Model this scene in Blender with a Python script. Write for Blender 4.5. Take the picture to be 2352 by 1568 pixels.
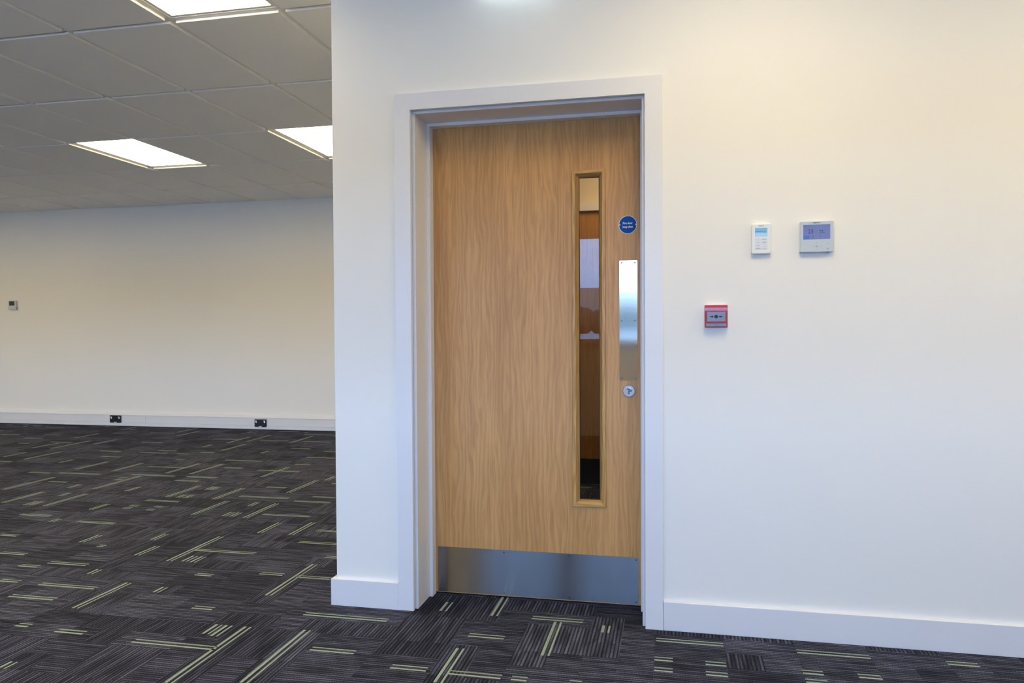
import bpy, bmesh, math, random
from mathutils import Vector, Matrix

for _o in list(bpy.data.objects):
    bpy.data.objects.remove(_o)
C = bpy.context.scene.collection
SC = bpy.context.scene

# ------------------------------------------------------------------ camera
CAM = Vector((0.0, -2.93973, 1.15967))
YAW, PITCH, ROLL, FPX, PPY = 0.211303, -0.020855, -0.005566, 1727.373, 791.476
_f = Vector((-math.sin(YAW)*math.cos(PITCH), math.cos(YAW)*math.cos(PITCH), math.sin(PITCH)))
_r = Vector((math.cos(YAW), math.sin(YAW), 0)); _u = _r.cross(_f)
RGT = math.cos(ROLL)*_r + math.sin(ROLL)*_u
UPV = -math.sin(ROLL)*_r + math.cos(ROLL)*_u
FWD = _f
cam_d = bpy.data.cameras.new('camera')
cam_d.sensor_width = 36.0
cam_d.lens = FPX/2352*36.0
cam_d.shift_y = (PPY-784)/2352
cam_d.clip_end = 3000
cam = bpy.data.objects.new('camera', cam_d); C.objects.link(cam)
_m = Matrix((RGT, UPV, -FWD)).transposed().to_4x4(); _m.translation = CAM
cam.matrix_world = _m
SC.camera = cam

# ------------------------------------------------------------------ exposure, world
SC.view_settings.view_transform = 'Standard'
SC.view_settings.look = 'None'
SC.view_settings.gamma = 1.0
SC.view_settings.use_curve_mapping = False
SC.view_settings.exposure = 0.92
SKY_STRENGTH = 9.2
PANEL_STRENGTH = 7.5
PANEL_COLOUR = (1.0, 0.795, 0.455)

def world():
    w = bpy.data.worlds.new('sky'); SC.world = w; w.use_nodes = True
    nt = w.node_tree; N = nt.nodes; L = nt.links
    N.clear()
    out = N.new('ShaderNodeOutputWorld'); bg = N.new('ShaderNodeBackground')
    tc = N.new('ShaderNodeTexCoord'); mp = N.new('ShaderNodeMapping')
    mp.inputs['Scale'].default_value = (2.2, 2.2, 9.0)
    nz = N.new('ShaderNodeTexNoise'); nz.inputs['Scale'].default_value = 1.6; nz.inputs['Detail'].default_value = 5
    rp = N.new('ShaderNodeValToRGB')
    rp.color_ramp.elements[0].position = 0.38; rp.color_ramp.elements[0].color = (0.18, 0.37, 0.78, 1)
    rp.color_ramp.elements[1].position = 0.66; rp.color_ramp.elements[1].color = (0.30, 0.49, 0.88, 1)
    L.new(tc.outputs['Generated'], mp.inputs['Vector']); L.new(mp.outputs[0], nz.inputs['Vector'])
    L.new(nz.outputs['Fac'], rp.inputs['Fac']); L.new(rp.outputs['Color'], bg.inputs['Color'])
    bg.inputs['Strength'].default_value = SKY_STRENGTH
    L.new(bg.outputs[0], out.inputs['Surface'])
world()

# ------------------------------------------------------------------ measures (metres)
WX0 = -1.3948                      # free end of the door wall
H = 2.6818                         # ceiling height
GX, GY, CW, CD = -2.9896, 0.3376, 0.588, 0.96516    # ceiling grid
FARY = 5.055                       # far wall face
BACKY = -4.70                      # window wall inner face
LEFTX, RIGHTX = -10.6, 2.6
WT = 0.25                          # door wall thickness
XA0, XA1, AW, ZI = -1.1140, -0.0392, 0.0665, 2.0527       # architrave
XL0, XL1, ZL = -1.0361, -0.1179, 2.0420                  # lining faces
XS0, XS1, ZS, YS, DY = -1.0214, -0.1304, 2.0288, 0.1582, 0.2065   # stops, door face
SKH, SKT = 0.111, 0.0190
LOBY = 2.625                       # far wall of the lobby behind the door

# portals help the renderer to find the daylight behind each window
WINDOWS = [(-10.1, -6.4), (-6.0, -2.85), (-2.14, -1.20), (-1.06, 0.75), (1.05, 2.4)]  # outer windows are unseen, added to bring more daylight into the room
WZ0, WZ1 = 1.0, 2.19
for i, (a, b) in enumerate(WINDOWS):
    ld = bpy.data.lights.new('window_portal', 'AREA'); ld.shape = 'RECTANGLE'
    ld.size = b-a; ld.size_y = WZ1-WZ0; ld.cycles.is_portal = True
    lo = bpy.data.objects.new('window_portal', ld); C.objects.link(lo)
    lo.location = ((a+b)/2, BACKY-0.27, (WZ0+WZ1)/2)
    lo.rotation_euler = (math.radians(90), 0, 0)

# ------------------------------------------------------------------ material helpers
def new_mat(name):
    m = bpy.data.materials.new(name); m.use_nodes = True
    nt = m.node_tree; return m, nt.nodes, nt.links, nt.nodes['Principled BSDF']

def plain(name, col, rough=0.5, metal=0.0, spec=0.5, noise=0.0, nscale=60, bump=0.0, bscale=300):
    m, N, L, P = new_mat(name)
    P.inputs['Base Color'].default_value = (*col, 1); P.inputs['Roughness'].default_value = rough
    P.inputs['Metallic'].default_value = metal; P.inputs['Specular IOR Level'].default_value = spec
    tc = N.new('ShaderNodeTexCoord')
    if noise:
        nz = N.new('ShaderNodeTexNoise'); nz.inputs['Scale'].default_value = nscale; nz.inputs['Detail'].default_value = 3
        L.new(tc.outputs['Object'], nz.inputs['Vector'])
        mx = N.new('ShaderNodeMix'); mx.data_type = 'RGBA'
        mx.inputs['A'].default_value = (*[c*(1-noise) for c in col], 1)
        mx.inputs['B'].default_value = (*[min(1, c*(1+noise)) for c in col], 1)
        L.new(nz.outputs['Fac'], mx.inputs['Factor']); L.new(mx.outputs['Result'], P.inputs['Base Color'])
    if bump:
        nb = N.new('ShaderNodeTexNoise'); nb.inputs['Scale'].default_value = bscale; nb.inputs['Detail'].default_value = 2
        L.new(tc.outputs['Object'], nb.inputs['Vector'])
        bp = N.new('ShaderNodeBump'); bp.inputs['Strength'].default_value = bump; bp.inputs['Distance'].default_value = 0.002
        L.new(nb.outputs['Fac'], bp.inputs['Height']); L.new(bp.outputs[0], P.inputs['Normal'])
    return m

def math_node(N, L, op, a, b=None, c=None):
    n = N.new('ShaderNodeMath'); n.operation = op
    for i, v in enumerate((a, b, c)):
        if v is None: continue
        if isinstance(v, (int, float)): n.inputs[i].default_value = v
        else: L.new(v, n.inputs[i])
    return n.outputs[0]

def wood(name, light, dark, pore, axis='Z', cath=1.0, seed=0.0, rough=0.42):
    m, N, L, P = new_mat(name)
    tc = N.new('ShaderNodeTexCoord')
    def mapped(s_along, s_across, off):
        mp = N.new('ShaderNodeMapping')
        sc = {'Z': (s_across, s_across, s_along), 'X': (s_along, s_across, s_across)}[axis]
        mp.inputs['Scale'].default_value = sc
        mp.inputs['Location'].default_value = (off+seed, off*0.7+seed*1.3, off*1.9+seed*0.6)
        L.new(tc.outputs['Object'], mp.inputs['Vector']); return mp.outputs[0]
    def noise(vec, scale, detail, dist=0.0):
        n = N.new('ShaderNodeTexNoise'); n.inputs['Scale'].default_value = scale
        n.inputs['Detail'].default_value = detail; n.inputs['Distortion'].default_value = dist
        L.new(vec, n.inputs['Vector']); return n.outputs['Fac']
    broad = noise(mapped(0.10, 1.0, 3.1), 9.0, 2, 0.3)
    fine = noise(mapped(0.028, 1.0, 7.7), 210.0, 3)
    mid = noise(mapped(0.045, 1.0, 1.7), 75.0, 5, 0.3)
    w = N.new('ShaderNodeTexWave'); w.wave_type = 'BANDS'; w.bands_direction = 'X' if axis == 'Z' else 'Z'
    w.inputs['Scale'].default_value = 15.0; w.inputs['Distortion'].default_value = 16.0
    w.inputs['Detail'].default_value = 3.0; w.inputs['Detail Scale'].default_value = 1.1
    L.new(mapped(0.16, 1.0, 5.3), w.inputs['Vector'])
    t = math_node(N, L, 'MULTIPLY', broad, 0.55)
    t = math_node(N, L, 'MULTIPLY_ADD', mid, 0.45, t)
    t = math_node(N, L, 'MULTIPLY_ADD', w.outputs['Fac'], 0.15*cath, t)
    t = math_node(N, L, 'SUBTRACT', t, 0.065*cath)
    rp = N.new('ShaderNodeValToRGB')
    rp.color_ramp.elements[0].position = 0.33; rp.color_ramp.elements[0].color = (*dark, 1)
    rp.color_ramp.elements[1].position = 0.66; rp.color_ramp.elements[1].color = (*light, 1)
    L.new(t, rp.inputs['Fac'])
    pr = N.new('ShaderNodeMapRange'); pr.inputs['From Min'].default_value = 0.60; pr.inputs['From Max'].default_value = 0.72
    L.new(fine, pr.inputs['Value'])
    pm = math_node(N, L, 'MULTIPLY', pr.outputs[0], 0.55)
    mx = N.new('ShaderNodeMix'); mx.data_type = 'RGBA'
    L.new(pm, mx.inputs['Factor']); L.new(rp.outputs['Color'], mx.inputs['A']); mx.inputs['B'].default_value = (*pore, 1)
    L.new(mx.outputs['Result'], P.inputs['Base Color'])
    P.inputs['Roughness'].default_value = rough
    bp = N.new('ShaderNodeBump'); bp.inputs['Strength'].default_value = 0.08; bp.inputs['Distance'].default_value = 0.001
    L.new(fine, bp.inputs['Height']); L.new(bp.outputs[0], P.inputs['Normal'])
    return m

def steel(name, col, rough, aniso, smear=0.0, var=0.02):
    m, N, L, P = new_mat(name)
    P.inputs['Base Color'].default_value = (*col, 1); P.inputs['Metallic'].default_value = 1.0
    P.inputs['Anisotropic'].default_value = aniso
    tg = N.new('ShaderNodeTangent'); tg.direction_type = 'UV_MAP'; tg.uv_map = 'UVMap'
    L.new(tg.outputs[0], P.inputs['Tangent'])
    tc = N.new('ShaderNodeTexCoord'); mp = N.new('ShaderNodeMapping'); mp.inputs['Scale'].default_value = (6, 6, 500)
    nz = N.new('ShaderNodeTexNoise'); nz.inputs['Scale'].default_value = 1.0; nz.inputs['Detail'].default_value = 2
    L.new(tc.outputs['Object'], mp.inputs['Vector']); L.new(mp.outputs[0], nz.inputs['Vector'])
    r = math_node(N, L, 'MULTIPLY_ADD', nz.outputs['Fac'], var, rough-var/2)
    if smear:   # greasy hand and mop marks: real stains that change the gloss
        sn = N.new('ShaderNodeTexNoise'); sn.inputs['Scale'].default_value = 9; sn.inputs['Detail'].default_value = 3
        L.new(tc.outputs['Object'], sn.inputs['Vector'])
        sr = N.new('ShaderNodeMapRange'); sr.inputs['From Min'].default_value = 0.56; sr.inputs['From Max'].default_value = 0.62
        L.new(sn.outputs['Fac'], sr.inputs['Value'])
        r = math_node(N, L, 'MULTIPLY_ADD', sr.outputs[0], smear, r)
    L.new(r, P.inputs['Roughness'])
    return m

def brushed(name, col, rough, aniso):
    m, N, L, P = new_mat(name); N.remove(P)
    out = N['Material Output']
    g = N.new('ShaderNodeBsdfAnisotropic'); g.inputs['Color'].default_value = (*col, 1); g.inputs['Anisotropy'].default_value = aniso
    tg = N.new('ShaderNodeTangent'); tg.direction_type = 'UV_MAP'; tg.uv_map = 'UVMap'; L.new(tg.outputs[0], g.inputs['Tangent'])
    tc = N.new('ShaderNodeTexCoord')
    sn = N.new('ShaderNodeTexNoise'); sn.inputs['Scale'].default_value = 8; sn.inputs['Detail'].default_value = 2
    L.new(tc.outputs['Object'], sn.inputs['Vector'])
    sr = N.new('ShaderNodeMapRange'); sr.inputs['From Min'].default_value = 0.58; sr.inputs['From Max'].default_value = 0.61   # hand marks
    L.new(sn.outputs['Fac'], sr.inputs['Value'])
    L.new(math_node(N, L, 'MULTIPLY_ADD', sr.outputs[0], 0.010, rough), g.inputs['Roughness'])
    L.new(g.outputs[0], out.inputs['Surface'])
    return m

def emit(name, col, strength):
    m, N, L, P = new_mat(name)
    P.inputs['Base Color'].default_value = (0.8, 0.8, 0.8, 1)
    P.inputs['Emission Color'].default_value = (*col, 1); P.inputs['Emission Strength'].default_value = strength
    return m

def glass(name, tint=(1, 1, 1), ior=1.5):
    m, N, L, P = new_mat(name); N.remove(P)
    out = N['Material Output']
    fr = N.new('ShaderNodeFresnel'); fr.inputs['IOR'].default_value = ior
    tr = N.new('ShaderNodeBsdfTransparent'); tr.inputs['Color'].default_value = (*tint, 1)
    gl = N.new('ShaderNodeBsdfGlossy'); gl.inputs['Roughness'].default_value = 0.0
    mx = N.new('ShaderNodeMixShader')
    L.new(fr.outputs[0], mx.inputs[0]); L.new(tr.outputs[0], mx.inputs[1]); L.new(gl.outputs[0], mx.inputs[2])
    L.new(mx.outputs[0], out.inputs['Surface'])
    return m

def carpet():
    m, N, L, P = new_mat('carpet')
    uv = N.new('ShaderNodeUVMap'); uv.uv_map = 'UVMap'
    at = N.new('ShaderNodeAttribute'); at.attribute_name = 'pile'       # R green yarn, G shade of the block, B rib depth
    sp = N.new('ShaderNodeSeparateColor'); L.new(at.outputs['Color'], sp.inputs[0])
    su = N.new('ShaderNodeSeparateXYZ'); L.new(uv.outputs[0], su.inputs[0])
    PER = 0.0135
    ph = math_node(N, L, 'MULTIPLY', su.outputs['Y'], 2*math.pi/PER)
    rib = math_node(N, L, 'MULTIPLY_ADD', math_node(N, L, 'COSINE', ph), 0.5, 0.5)
    rib = math_node(N, L, 'POWER', rib, 0.75)
    alt = math_node(N, L, 'MULTIPLY_ADD', math_node(N, L, 'COSINE', math_node(N, L, 'MULTIPLY', ph, 0.5)), 0.16, 0.84)
    rib = math_node(N, L, 'MULTIPLY', rib, alt)
    # speckle of the yarn
    mp = N.new('ShaderNodeMapping'); mp.inputs['Scale'].default_value = (240, 330, 1)
    L.new(uv.outputs[0], mp.inputs['Vector'])
    n1 = N.new('ShaderNodeTexNoise'); n1.inputs['Scale'].default_value = 1.0; n1.inputs['Detail'].default_value = 2
    L.new(mp.outputs[0], n1.inputs['Vector'])
    spk = N.new('ShaderNodeMapRange'); spk.inputs['From Min'].default_value = 0.40; spk.inputs['From Max'].default_value = 0.74
    L.new(n1.outputs['Fac'], spk.inputs['Value'])
    # long dark and light streaks, one or two ribs wide
    mp2 = N.new('ShaderNodeMapping'); mp2.inputs['Scale'].default_value = (5.0, 1/PER/1.6, 1)
    L.new(uv.outputs[0], mp2.inputs['Vector'])
    n2 = N.new('ShaderNodeTexNoise'); n2.inputs['Scale'].default_value = 1.0; n2.inputs['Detail'].default_value = 1
    L.new(mp2.outputs[0], n2.inputs['Vector'])
    stk = N.new('ShaderNodeMapRange'); stk.inputs['From Min'].default_value = 0.36; stk.inputs['From Max'].default_value = 0.64
    stk.inputs['To Min'].default_value = 0.42; stk.inputs['To Max'].default_value = 1.30
    L.new(n2.outputs['Fac'], stk.inputs['Value'])
    v = math_node(N, L, 'MULTIPLY_ADD', rib, 0.95, 0.10)
    v = math_node(N, L, 'MULTIPLY', v, stk.outputs[0])
    v = math_node(N, L, 'MULTIPLY', v, sp.outputs['Green'])
    v = math_node(N, L, 'MULTIPLY', v, math_node(N, L, 'MULTIPLY_ADD', spk.outputs[0], 1.5, 0.35))
    mx = N.new('ShaderNodeMix'); mx.data_type = 'RGBA'
    mx.inputs['A'].default_value = (0.007, 0.007, 0.011, 1); mx.inputs['B'].default_value = (0.158, 0.168, 0.238, 1)
    L.new(v, mx.inputs['Factor'])
    g = N.new('ShaderNodeMix'); g.data_type = 'RGBA'
    g.inputs['A'].default_value = (0.23, 0.30, 0.23, 1); g.inputs['B'].default_value = (0.47, 0.56, 0.45, 1)
    L.new(spk.outputs[0], g.inputs['Factor'])
    m2 = N.new('ShaderNodeMix'); m2.data_type = 'RGBA'
    L.new(sp.outputs['Red'], m2.inputs['Factor']); L.new(mx.outputs['Result'], m2.inputs['A']); L.new(g.outputs['Result'], m2.inputs['B'])
    L.new(m2.outputs['Result'], P.inputs['Base Color'])
    P.inputs['Roughness'].default_value = 0.95; P.inputs['Specular IOR Level'].default_value = 0.08
    hgt = math_node(N, L, 'MULTIPLY_ADD', n1.outputs['Fac'], 0.35, rib)
    bp = N.new('ShaderNodeBump'); bp.inputs['Strength'].default_value = 0.7; bp.inputs['Distance'].default_value = 0.004
    L.new(hgt, bp.inputs['Height']); L.new(bp.outputs[0], P.inputs['Normal'])
    return m

M = dict(
    wall=plain('wall_paint', (0.845, 0.83, 0.785), 0.62, bump=0.05, bscale=420, noise=0.008, nscale=3),
    trim=plain('white_satin_trim', (0.77, 0.775, 0.80), 0.32, noise=0.006, nscale=8),
    tile=plain('ceiling_tile', (0.92, 0.915, 0.90), 0.9, noise=0.03, nscale=350, bump=0.25, bscale=500),
    grid=plain('grid_bar', (0.80, 0.80, 0.78), 0.45, noise=0.01),
    pvc=plain('trunking_plastic', (0.76, 0.77, 0.80), 0.4, noise=0.005),
    white=plain('white_plastic', (0.80, 0.81, 0.80), 0.35, noise=0.004),
    white_cool=plain('pale_grey_plastic', (0.53, 0.58, 0.62), 0.38, noise=0.004),
    key=plain('key_plastic', (0.72, 0.75, 0.77), 0.4, noise=0.004),
    soft=plain('faint_print', (0.40, 0.42, 0.44), 0.6, noise=0.01),
    lcd_ink=plain('lcd_ink', (0.035, 0.04, 0.11), 0.5, noise=0.01),
    dark_line=plain('grey_print', (0.22, 0.25, 0.27), 0.6, noise=0.01),
    ink=plain('dark_print', (0.05, 0.055, 0.07), 0.6, noise=0.01),
    black=plain('black_plastic', (0.008, 0.009, 0.012), 0.4, noise=0.02),
    red=plain('red_plastic', (0.62, 0.006, 0.010), 0.35, noise=0.02),
    cp_face=plain('call_point_face', (0.50, 0.51, 0.60), 0.45, noise=0.01),
    blue=plain('blue_sign', (0.002, 0.075, 0.36), 0.5, spec=0.15, noise=0.01),
    screen_dark=plain('dark_screen', (0.03, 0.03, 0.033), 0.2, noise=0.02),
    veneer=wood('oak_veneer', (0.64, 0.345, 0.120), (0.46, 0.230, 0.072), (0.30, 0.145, 0.042)),
    bead=wood('oak_bead', (0.62, 0.36, 0.115), (0.44, 0.225, 0.05), (0.25, 0.12, 0.03), cath=2.0, seed=4.0, rough=0.35),
    bead_h=wood('oak_bead_cross', (0.62, 0.36, 0.115), (0.44, 0.225, 0.05), (0.25, 0.12, 0.03), axis='X', cath=2.0, seed=4.0, rough=0.35),
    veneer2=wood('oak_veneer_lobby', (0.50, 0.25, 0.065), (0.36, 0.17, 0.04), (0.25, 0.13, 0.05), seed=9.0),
    kick=brushed('brushed_steel', (0.25, 0.245, 0.245), 0.25, -0.78),
    push=steel('satin_steel', (0.50, 0.46, 0.42), 0.075, 0.3),
    chrome=steel('turned_steel', (0.50, 0.49, 0.48), 0.2, 0.5),
    lever=plain('thumb_turn_steel', (0.17, 0.165, 0.17), 0.28, metal=1.0, noise=0.05),
    screw=steel('screw_steel', (0.14, 0.14, 0.15), 0.35, 0.0),
    glass=glass('vision_glass', (0.86, 0.84, 0.80), 1.45),
    wglass=glass('window_glass', (0.97, 0.98, 0.97)),
    film=glass('clear_cover', (0.99, 0.98, 0.98), 1.3),
    gasket=plain('black_gasket', (0.012, 0.012, 0.014), 0.6, noise=0.02),
    frame=plain('window_frame', (0.70, 0.71, 0.73), 0.35, noise=0.005),
    carpet=carpet(),
    panel=emit('lit_diffuser', PANEL_COLOUR, PANEL_STRENGTH),
    lobby_panel=emit('lobby_diffuser', (1.0, 0.74, 0.44), 5.0),
    exit=emit('exit_diffuser', (0.80, 0.97, 1.0), 3.2),
    lcd=emit('lcd_violet', (0.145, 0.155, 0.36), 0.42),
    lcd_blue=emit('lcd_blue', (0.010, 0.10, 0.42), 0.5),
    lcd_cyan=emit('lcd_cyan', (0.18, 0.45, 0.62), 0.45),
    lcd_pale=emit('lcd_pale', (0.36, 0.58, 0.76), 0.5),
    lobby_wall=plain('lobby_paint', (0.74, 0.66, 0.53), 0.7, noise=0.01, nscale=4),
    grass=plain('car_park', (0.44, 0.41, 0.37), 0.9, noise=0.3, nscale=0.2),
    trees=plain('tree_belt_leaves', (0.035, 0.05, 0.035), 0.9, noise=0.4, nscale=0.3),
    hill=plain('hill', (0.30, 0.24, 0.17), 0.95, noise=0.2, nscale=0.02),
    concrete=plain('subfloor', (0.25, 0.25, 0.25), 0.9, noise=0.1),
)
for k in ('lcd', 'lcd_blue', 'lcd_cyan', 'lcd_pale'):
    M[k].node_tree.nodes['Principled BSDF'].inputs['Base Color'].default_value = (0.02, 0.02, 0.03, 1)
    M[k].node_tree.nodes['Principled BSDF'].inputs['Roughness'].default_value = 0.25

# ------------------------------------------------------------------ object helpers
ROOTLOC = {}
def link(name, me, mat=None, parent=None):
    o = bpy.data.objects.new(name, me)
    C.objects.link(o)
    if mat is not None:
        me.materials.append(M[mat] if isinstance(mat, str) else mat)
    if parent is not None: o.parent = parent
    return o

def tag(o, label=None, cat=None, group=None, kind=None):
    if label: o['label'] = label
    if cat: o['category'] = cat
    if group: o['group'] = group
    if kind: o['kind'] = kind
    return o

def empty(name, loc, label=None, cat=None, group=None, kind=None):
    o = bpy.data.objects.new(name, None); C.objects.link(o); o.location = loc
    o.empty_display_size = 0.05
    ROOTLOC[o.name] = Vector(loc)
    return tag(o, label, cat, group, kind)

def root_offset(parent):
    p = parent
    while p is not None:
        if p.name in ROOTLOC: return ROOTLOC[p.name]
        p = p.parent
    return Vector((0, 0, 0))

def finish(name, bm, mat, parent, smooth=False):
    off = root_offset(parent)
    if off.length: bmesh.ops.translate(bm, verts=bm.verts, vec=-off)
    bmesh.ops.recalc_face_normals(bm, faces=bm.faces)
    me = bpy.data.meshes.new(name); bm.to_mesh(me); bm.free()
    if smooth:
        for p in me.polygons: p.use_smooth = True
    return link(name, me, mat, parent)

def bm_box(bm, x0, x1, y0, y1, z0, z1, bev=0.0, seg=1):
    vs = [bm.verts.new(c) for c in ((x0, y0, z0), (x1, y0, z0), (x1, y1, z0), (x0, y1, z0),
                                    (x0, y0, z1), (x1, y0, z1), (x1, y1, z1), (x0, y1, z1))]
    fs = [bm.faces.new([vs[i] for i in f]) for f in ((0, 3, 2, 1), (4, 5, 6, 7), (0, 1, 5, 4), (1, 2, 6, 5), (2, 3, 7, 6), (3, 0, 4, 7))]
    if bev:
        es = {e for f in fs for e in f.edges}
        bmesh.ops.bevel(bm, geom=list(es), offset=bev, segments=seg, affect='EDGES', profile=0.5)

def box(name, x0, x1, y0, y1, z0, z1, mat, parent=None, bev=0.0, seg=1):
    bm = bmesh.new(); bm_box(bm, x0, x1, y0, y1, z0, z1, bev, seg)
    return finish(name, bm, mat, parent)

def boxes(name, lst, mat, parent=None):
    bm = bmesh.new()
    for b in lst: bm_box(bm, *b)
    return finish(name, bm, mat, parent)

def rounded_outline(x0, x1, z0, z1, r, n=6):
    pts = []
    for cx, cz, a0 in ((x1-r, z1-r, 0), (x0+r, z1-r, 90), (x0+r, z0+r, 180), (x1-r, z0+r, 270)):
        for k in range(n+1):
            a = math.radians(a0+90*k/n); pts.append((cx+r*math.cos(a), cz+r*math.sin(a)))
    return pts

def loft_y(name, rings, mat, parent=None, smooth=False, uv=True):
    """rings: list of (y, outline points (x,z)); caps both ends"""
    bm = bmesh.new(); R = []
    for y, pts in rings: R.append([bm.verts.new((x, y, z)) for x, z in pts])
    n = len(R[0])
    for a, b in zip(R, R[1:]):
        for i in range(n): bm.faces.new((a[i], a[(i+1) % n], b[(i+1) % n], b[i]))
    bm.faces.new(R[0]); bm.faces.new(list(reversed(R[-1])))
    if True:
        lay = bm.loops.layers.uv.new('UVMap')
        for f in bm.faces:
            for l in f.loops: l[lay].uv = (l.vert.co.z + 0.31*l.vert.co.y, l.vert.co.x + 0.17*l.vert.co.y)
    return finish(name, bm, mat, parent, smooth)

def rounded_slab(name, x0, x1, z0, z1, yb, yf, r, mat, parent=None, bev=0.0, uv=False):
    """slab standing in front of a wall: back at yb, front at yf (< yb), with softened front edge"""
    rings = [(yb, rounded_outline(x0, x1, z0, z1, r))]
    if bev:
        rings.append((yf+bev, rounded_outline(x0, x1, z0, z1, r)))
        rings.append((yf+bev*0.3, rounded_outline(x0+bev*0.3, x1-bev*0.3, z0+bev*0.3, z1-bev*0.3, max(r-bev*0.3, 1e-4))))
        rings.append((yf, rounded_outline(x0+bev, x1-bev, z0+bev, z1-bev, max(r-bev, 1e-4))))
    else:
        rings.append((yf, rounded_outline(x0, x1, z0, z1, r)))
    return loft_y(name, rings, mat, parent, uv=uv)

def disc(name, cx, cz, r, yb, yf, mat, parent=None, n=40, bev=0.0, uv=True):
    def o(rr): return [(cx+rr*math.cos(2*math.pi*k/n), cz+rr*math.sin(2*math.pi*k/n)) for k in range(n)]
    rings = [(yb, o(r))]
    if bev: rings += [(yf+bev, o(r)), (yf, o(r-bev))]
    else: rings += [(yf, o(r))]
    return loft_y(name, rings, mat, parent, uv=uv)

def poly_slab(name, pts, yb, yf, mat, parent=None):
    return loft_y(name, [(yb, pts), (yf, pts)], mat, parent)

def text(name, s, size, x, z, y, mat, parent=None, align='CENTER', thick=0.0002, sx=1.0, bold=0.0):
    cu = bpy.data.curves.new(name, 'FONT'); cu.body = s; cu.size = size; cu.align_x = align; cu.align_y = 'CENTER'
    cu.extrude = thick; cu.offset = bold; cu.resolution_u = 3
    t = bpy.data.objects.new(name, cu)
    me = bpy.data.meshes.new_from_object(t)
    bpy.data.objects.remove(t); bpy.data.curves.remove(cu)
    off = root_offset(parent)
    for v in me.vertices:
        v.co = Vector((x + v.co.x*sx, y - v.co.z, z + v.co.y)) - off
    me.materials.clear()
    return link(name, me, mat, parent)

def mitred(prefix, x0, x1, z0, z1, prof, mats, parent, names=None, sides=('left', 'top', 'right', 'bottom')):
    """picture-frame pieces with mitred ends. prof: closed polygon of (inset, y)"""
    out = []
    def corner(o, c):
        return {'bl': (x0+o, z0+o), 'tl': (x0+o, z1-o), 'tr': (x1-o, z1-o), 'br': (x1-o, z0+o)}[c]
    for s in sides:
        a, b = {'left': ('bl', 'tl'), 'top': ('tl', 'tr'), 'right': ('tr', 'br'), 'bottom': ('br', 'bl')}[s]
        bm = bmesh.new()
        A = [bm.verts.new((corner(o, a)[0], y, corner(o, a)[1])) for o, y in prof]
        B = [bm.verts.new((corner(o, b)[0], y, corner(o, b)[1])) for o, y in prof]
        n = len(prof)
        for i in range(n): bm.faces.new((A[i], A[(i+1) % n], B[(i+1) % n], B[i]))
        bm.faces.new(A); bm.faces.new(list(reversed(B)))
        out.append(finish(prefix, bm, mats[0] if s in ('left', 'right') else mats[1], parent))
    return out

def project(p):
    v = Vector(p)-CAM; z = v.dot(FWD)
    if z < 0.05: return None
    return (1176+FPX*v.dot(RGT)/z, PPY-FPX*v.dot(UPV)/z)

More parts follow.
